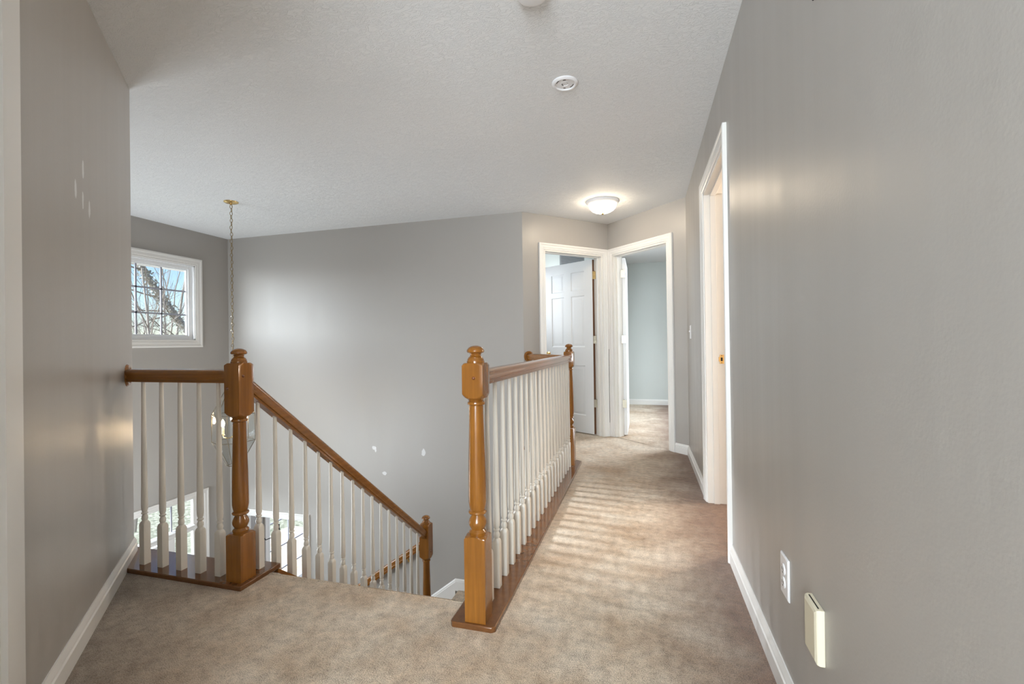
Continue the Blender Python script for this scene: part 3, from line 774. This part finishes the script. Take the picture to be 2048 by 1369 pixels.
g.lathe([(.058, 0), (.050, .012), (.020, .022), (.010, .050), (.004, .056)], c=(CX, CY, .700), n=12)
g.torus((CX, CY, .762), .011, .002, Matrix.Rotation(.5, 3, 'Z'))
fr = g.obj('lantern_frame', 'lead', ln)
for i in range(3):
    for k in range(6):
        a, b, c, d = rg[i][k], rg[i][(k+1) % 6], rg[i+1][(k+1) % 6], rg[i+1][k]
        cen = (a+b+c+d)/4; nrm = (b-a).cross(d-a).normalized()
        if nrm.dot(cen-Vector((CX, CY, cen.z))) < 0: nrm = -nrm
        ins = [cen+(p-cen)*.76+nrm*.005 for p in (a, b, c, d)]
        out = [cen+(p-cen)*.985 for p in (a, b, c, d)]; bk = [p-nrm*.002 for p in out]
        g = G(); g.add(ins+out+bk, [(0,1,2,3)]+[(j, (j+1) % 4, 4+(j+1) % 4, 4+j) for j in range(4)]+[(4+j, 4+(j+1) % 4, 8+(j+1) % 4, 8+j) for j in range(4)]+[(8,9,10,11)])
        g.obj('glass_panel', 'lantern_glass', ln, smooth=2)
g = G(); g.tube([(CX, CY, .70), (CX, CY, .245)], .006, 8); g.lathe([(.001, -.02), (.014, -.010), (.018, 0), (.010, .012)], c=(CX, CY, .245), n=16)
for k in range(3):
    a = math.radians(100+120*k); p = Vector((math.cos(a), math.sin(a), 0)); c = Vector((CX, CY, 0))
    g.tube([c+Vector((0, 0, .250)), c+p*.04+Vector((0, 0, .232)), c+p*.080+Vector((0, 0, .245)), c+p*.085+Vector((0, 0, .268))], .004, 6)
    g.lathe([(.018, 0), (.014, .006)], c=tuple(c+p*.085+Vector((0, 0, .266))), n=14)
cl = g.obj('candle_arms', 'brass', ln)
for k in range(3):
    a = math.radians(100+120*k); c = Vector((CX, CY, 0))+Vector((math.cos(a), math.sin(a), 0))*.085
    g = G(); g.lathe([(.011, .268), (.011, .340)], c=tuple(c), n=12); g.obj('candle', 'candle', cl)
    g = G(); g.lathe([(.006, .340), (.013, .356), (.015, .370), (.011, .388), (.004, .404), (.001, .410)], c=tuple(c), n=14); g.obj('bulb', 'bulb', cl)
for o in list(ln.children): o.location = o.location - ln.location

# ------------------------------------------------------------------ ceiling fittings
fx, fy = -.362, 4.545
cf = thing('ceiling_light', 'lit frosted glass bowl light flush on the ceiling before the two doors', 'ceiling light', (fx, fy, H))
g = G(); g.lathe([(.158, 0), (.160, -.006), (.155, -.012), (.150, -.020), (.138, -.032), (.134, -.034), (.05, -.030)], n=40); g.obj('light_base', 'white_plastic', cf)
g = G(); prof = [(.132, -.032)]+[(.132*math.cos(a), -.034-.082*math.sin(a)) for a in [PI/2*i/10 for i in range(1, 10)]]+[(.001, -.116)]
g.lathe(prof, n=40); g.obj('glass_bowl', 'bowl', cf)
g = G(); g.lathe([(.012, -.112), (.013, -.118), (.009, -.126), (.003, -.131), (.001, -.132)], n=16); g.obj('finial', 'brass', cf)
sd_ = thing('detector_mount', 'round white ceiling mounting ring left without its smoke detector', 'ceiling mount', (-.377, 2.414, H))
g = G(); g.lathe([(.068, 0), (.068, -.004), (.062, -.009), (.055, -.011), (.052, -.009), (.050, -.004), (.020, -.004), (.001, -.004)], n=40); g.obj('ring', 'white_plastic', sd_, smooth=30)
for a0, a1, r in ((20, 62, .044), (200, 232, .044), (95, 112, .040), (262, 285, .036), (130, 200, .016), (300, 350, .016)):
    g = G(); g.tube([(r*math.cos(math.radians(a0+(a1-a0)*i/6)), r*math.sin(math.radians(a0+(a1-a0)*i/6)), -.0045) for i in range(7)], .0018, 6); g.obj('opening', 'dark', sd_)
g = G(); g.lathe([(.020, -.004), (.022, -.006), (.018, -.007), (.016, -.004)], n=24, cap=False); g.obj('inner_rim', 'white_plastic', sd_)
sm = thing('smoke_detector', 'round white smoke detector at the top edge of the photo', 'smoke detector', (-.392, 1.725, H))
g = G(); g.lathe([(.070, 0), (.070, -.010), (.064, -.014), (.064, -.022), (.058, -.034), (.040, -.040), (.001, -.041)], n=40); g.obj('housing', 'white_plastic', sm, smooth=30)
g = G()
for k in range(24):
    a = 2*PI*k/24; g.box((.0625, -.004, -.021), (.0650, .004, -.015), M4=Matrix.Rotation(a, 4, 'Z'))
g.obj('vent_slots', 'dark', sm)

# vent on the wall of the room behind door 1
pv = A+vA*1.22; vt = thing('wall_vent', 'grey louvred vent high on the pale wall above the half open door', 'vent', (pv.x, pv.y, 2.30))
g = G(); FM = frame4(tuple(A+vA*1.22), tuple(B+vA*1.22), nA)
uv0 = (Vector((-.955, 6.60))-pv).dot(Vector((R2, R2)))
UV = (1.33, 1.75)
g.box((UV[0], 0, 2.17), (UV[1], .006, 2.37), M4=FM); g.obj('back_plate', 'vent_back', vt)
g = G()
for (a, b) in (((UV[0], 0, 2.17), (UV[1], .014, 2.18)), ((UV[0], 0, 2.36), (UV[1], .014, 2.37)), ((UV[0], 0, 2.18), (UV[0]+.01, .014, 2.36)), ((UV[1]-.01, 0, 2.18), (UV[1], .014, 2.36))): g.box(a, b, M4=FM)
for k in range(9): g.box((UV[0]+.01, .006, 2.186+.019*k), (UV[1]-.01, .011, 2.194+.019*k), M4=FM)
g.obj('louvres', 'grey_metal', vt)
for ch in vt.children: ch.location = ch.location - vt.location

# ------------------------------------------------------------------ switch, outlets
def plate(name, label, cat, y, z, w, h, d, m):
    t = thing(name, label, cat, (XR, y, z)); g = G()
    rs = [[Vector((-dx, -w/2+e, -h/2+e)), Vector((-dx, w/2-e, -h/2+e)), Vector((-dx, w/2-e, h/2-e)), Vector((-dx, -w/2+e, h/2-e))] for dx, e in ((0, 0), (d*.55, .0), (d, .004))]
    g.rings(rs); g.obj('cover_plate', m, t, smooth=20, bevel=.0012); return t
sw = plate('light_switch', 'white toggle light switch on the far right wall past the doorway', 'light switch', 4.34, 1.158, .075, .118, .006, 'white_plastic')
g = G(); g.box((-.016, -.004, -.004), (-.005, .004, .010), M4=Matrix.Rotation(.35, 4, 'Y')); g.obj('toggle', 'white_plastic', sw)
ot = plate('wall_outlet', 'white duplex outlet low on the right wall', 'outlet', 1.556, .370, .078, .122, .006, 'white_plastic')
for s in (-1, 1):
    g = G(); g.lathe([(.0165, 0), (.0165, .002), (.015, .003)], c=(-.006, 0, s*.0195), axis=(-1, 0, 0), n=20); o = g.obj('socket', 'white_plastic', ot)
    g = G()
    for yy in (-.006, .006): g.box((-.0095, yy-.001, s*.0195-.002), (-.0086, yy+.001, s*.0195+.006))
    g.lathe([(.0022, 0), (.0022, .0006)], c=(-.0088, 0, s*.0195-.008), axis=(-1, 0, 0), n=8); g.obj('socket_slots', 'dark', o)
bc = thing('blank_cover', 'cream raised blank cover box on the right wall nearest the camera', 'wall cover', (XR, 1.288, .371))
g = G(); w2, h2, d2_ = .0425, .066, .020
rs = [[Vector((-dx, -w2+e, -h2+e)), Vector((-dx, w2-e, -h2+e)), Vector((-dx, w2-e, h2-e)), Vector((-dx, -w2+e, h2-e))] for dx, e in ((.0, 0), (.011, 0), (.017, .002), (d2_, .009))]
g.rings(rs); g.obj('cover', 'cream_plastic', bc, smooth=20, bevel=.0015)
g = G(); g.box((-.0115, -w2+.010, h2-.0003), (-.0085, w2-.010, h2+.0006)); g.obj('slot', 'dark', bc)
hk = thing('wall_hook', 'small dark hook high on the right wall at the top edge of the photo', 'hook', (XR, 1.222, 1.868))
g = G(); g.tube([(0, 0, .012), (-.010, 0, .010), (-.014, 0, .0), (-.010, 0, -.006)], .0028, 8); g.lathe([(.007, 0), (.006, .002)], c=(0, 0, .012), axis=(-1, 0, 0), n=12); g.obj('hook_body', 'iron', hk)

# dining room chandelier, only its stem and a scroll show through the cased opening
dc = thing('chandelier', 'dark wrought iron chandelier stem with a scroll seen through the foyer opening', 'chandelier', (-4.90, 4.93, -.36))
g = G(); g.lathe([(.05, 0), (.045, -.012), (.012, -.02)], n=20); g.tube([(0, 0, -.01), (0, 0, -.98)], .009, 8); g.obj('stem', 'iron', dc)
g = G()
for k in range(3):
    a = 2*PI*k/3+.5; R = Matrix.Rotation(a, 3, 'Z')
    pts = [R @ Vector((.02+.035*(1-math.cos(t))*.9, 0, -.98+.10*0-.05+.05*math.sin(t)+(.03*t/6)-.08)) for t in [i*6.0/14 for i in range(15)]]
    g.tube(pts, .005, 6)
    g.tube([R @ Vector((.01, 0, -.97)), R @ Vector((.10, 0, -1.10)), R @ Vector((.22, 0, -1.06)), R @ Vector((.26, 0, -.98))], .006, 6)
    g.lathe([(.02, 0), (.016, .01), (.010, .012), (.010, .07)], c=tuple(R @ Vector((.26, 0, -.98))), n=10)
g.obj('scroll_arms', 'iron', dc)

# ------------------------------------------------------------------ outdoors
def ground_mat():
    m, t, b = node_mat('winter_lawn')
    pos = N(t, 'ShaderNodeNewGeometry').outputs['Position']
    a = noise(t, pos, 9, 5, .75); c = noise(t, pos, .5, 3)
    col = ramp(t, a, [(.38, (.05, .06, .03)), (.50, (.22, .22, .14)), (.62, (.42, .41, .33))])
    t.links.new(mixcol(t, math_node(t, 'MULTIPLY', c, .5), col, (.34, .33, .24)), b.inputs['Base Color']); b.inputs['Roughness'].default_value = .95
    return m
M['ground'] = ground_mat()
M['bark'] = mat('pale_sunlit_bark', (.30, .26, .22), .9, bump=(20, .6, .02))
M['twig'] = mat('brown_twigs', (.22, .18, .15), .9)
M['ivy'] = mat('grey_ivy_leaves', (.34, .33, .29), .7)
M['asphalt'] = mat('pale_path', (.62, .61, .58), .9, bump=(30, .3, .01))
g = G(); nx, ny = 30, 30
vs = []
for i in range(nx+1):
    for j in range(ny+1):
        x = XF-.16-(i/nx)**1.5*75; y = -25+j/ny*95
        d = max(0, -x-16)
        vs.append((x, y, -3.35+min(4.3, max(0, (d/26)**1.4*7.2))+.25*math.sin(x*.7+y*.5)*min(1, d/8)))
g.add(vs, [(i*(ny+1)+j, i*(ny+1)+j+1, (i+1)*(ny+1)+j+1, (i+1)*(ny+1)+j) for i in range(nx) for j in range(ny)])
struct(g.obj('ground', 'ground'), 'sunlit winter lawn rising to a slope in front of the house')
g = G(); g.box((XF-.34, -1, 2.02), (XF-.14, 12, 2.16)); g.box((XF-.36, -1, 2.005), (XF-.33, 12, 2.18))
struct(g.obj('trim_3', 'white'), 'white roof eave just outside the high window')

def tree(name, base, h, lean, seed, label, r0=.10, levels=4, spread=.75, group=None, mats='bark', ivy=False, nb=4):
    rnd = random.Random(seed); t = thing(name, label, 'tree', base, group); gt = G(); gb = G()
    def grow(p, d, L, r, lv):
        n = 5; pts = [p]; rr = [r]
        for i in range(n):
            d = (d+Vector((rnd.uniform(-1, 1), rnd.uniform(-1, 1), rnd.uniform(-.4, .8)))*.13).normalized()
            p = p+d*(L/n); pts.append(p); rr.append(r*(1-.62*(i+1)/n))
        (gt if lv == levels else gb).tube(pts, rr, 7 if lv == levels else 4 if lv > 1 else 3, cap=False)
        if lv > 0:
            for k in range(nb+ (2 if lv == levels else 0)):
                f = rnd.uniform(.3, 1); i = min(n-1, int(f*n)); q = pts[i].lerp(pts[i+1], f*n-i)
                ax = Vector((rnd.uniform(-1, 1), rnd.uniform(-1, 1), rnd.uniform(-.2, .9))).normalized()
                grow(q, (d*.55+ax*spread).normalized(), L*rnd.uniform(.45, .68), rr[i]*.55, lv-1)
        return pts
    tp = grow(Vector((0, 0, 0)), Vector(lean).normalized(), h, r0, levels)
    gt.obj('trunk', mats, t); gb.obj('branches', 'twig', t)
    return t, tp
# leaning ivy-covered trunk across the high window
lt = thing('ivy_tree', 'tall leaning tree trunk wrapped in grey ivy outside the high window', 'tree', (-13.0, 12.45, -2.6))
P0 = Vector((-13.0, 12.45, -2.6)); axis_pts = [P0, Vector((-13, 11.6, -.6)), Vector((-13, 10.62, 1.55)), Vector((-13, 9.85, 2.45)), Vector((-13, 9.2, 3.42)), Vector((-13, 8.0, 5.4)), Vector((-13, 7.4, 7.2))]
g = G(); g.tube([p-P0 for p in axis_pts], [.13, .12, .10, .085, .075, .05, .03], 10); g.obj('trunk', 'bark', lt)
rnd = random.Random(5); g = G()
for k in range(2600):
    f = rnd.random()*(len(axis_pts)-1.001); i = int(f); c = axis_pts[i].lerp(axis_pts[i+1], f-i)-P0
    o = Vector((rnd.gauss(0, 1), rnd.gauss(0, 1), rnd.gauss(0, 1))).normalized()*rnd.uniform(.08, .19); c = c+o
    a = Vector((rnd.gauss(0, 1), rnd.gauss(0, 1), rnd.gauss(0, 1))).normalized(); b = a.orthogonal().normalized(); s = rnd.uniform(.02, .045)
    g.add([c+a*s, c+b*s*.8, c-a*s, c-b*s*.8], [(0, 1, 2, 3)])
g.obj('ivy_leaves', 'ivy', lt)
g = G()
for k in range(16):
    f = rnd.uniform(1, 5.5); i = int(f); p = axis_pts[i].lerp(axis_pts[i+1], f-i)-P0
    d = Vector((rnd.uniform(-.4, .4), rnd.choice((-1, 1, -1)), rnd.uniform(-.3, .7))).normalized(); pts = [p]
    for j in range(8):
        d = (d+Vector((rnd.uniform(-.3, .3), rnd.uniform(-.25, .25), rnd.uniform(-.2, .3)))).normalized(); pts.append(pts[-1]+d*.32)
        if j > 1 and rnd.random() < .8:
            e = (d+Vector((rnd.uniform(-1, 1), rnd.uniform(-1, 1), rnd.uniform(-.6, 1)))).normalized()
            g.tube([pts[-1], pts[-1]+e*.3, pts[-1]+e*.55+Vector((0, 0, .1))], [.009, .006, .003], 3)
    g.tube(pts, [.022-.0021*j for j in range(9)], 4)
g.obj('branches', 'twig', lt)
rnd = random.Random(11)
near = ['slender bare tree close outside the high window', 'bare tree with crossing thin branches beyond the ivy tree']
spots = [(-11.5, 8.0, -3.2, 6.5, .05, near[0]), (-17, 13.2, -2.9, 7.5, .07, near[1])]
for i, (x, y, z, h, r, lab) in enumerate(spots):
    tree('bare_tree', (x, y, z), h, (rnd.uniform(-.15, .15), rnd.uniform(-.2, .2), 1), 40+i, lab, r0=r, levels=3)
for i in range(16):
    x = -20-2.5*(i % 4)-rnd.random()*2; y = 13+i*.95+rnd.random()-(x+20)*.6
    d = -x-16; z = -3.35+min(4.3, (d/26)**1.4*7.2)
    tree('bare_tree', (x, y, z), 3.6+rnd.random()*1.0, (rnd.uniform(-.2, .2), rnd.uniform(-.2, .2), 1), 60+i,
         'twiggy bare winter tree on the slope seen through the high window', r0=.05, levels=3, group='bare trees on the far slope', nb=5)
for i in range(10):
    x = -10.5-rnd.random()*8; y = 4.5+rnd.random()*9; d = max(0, -x-16)
    if i < 3: continue
    tree('garden_shrub', (x, y, -3.4+(d/26)**1.4*7.2), .7+rnd.random()*.4, (0, 0, 1), 90+i,
         'low twiggy shrub on the front lawn below the house', r0=.02, levels=2, group='twiggy shrubs on the front lawn', nb=6)
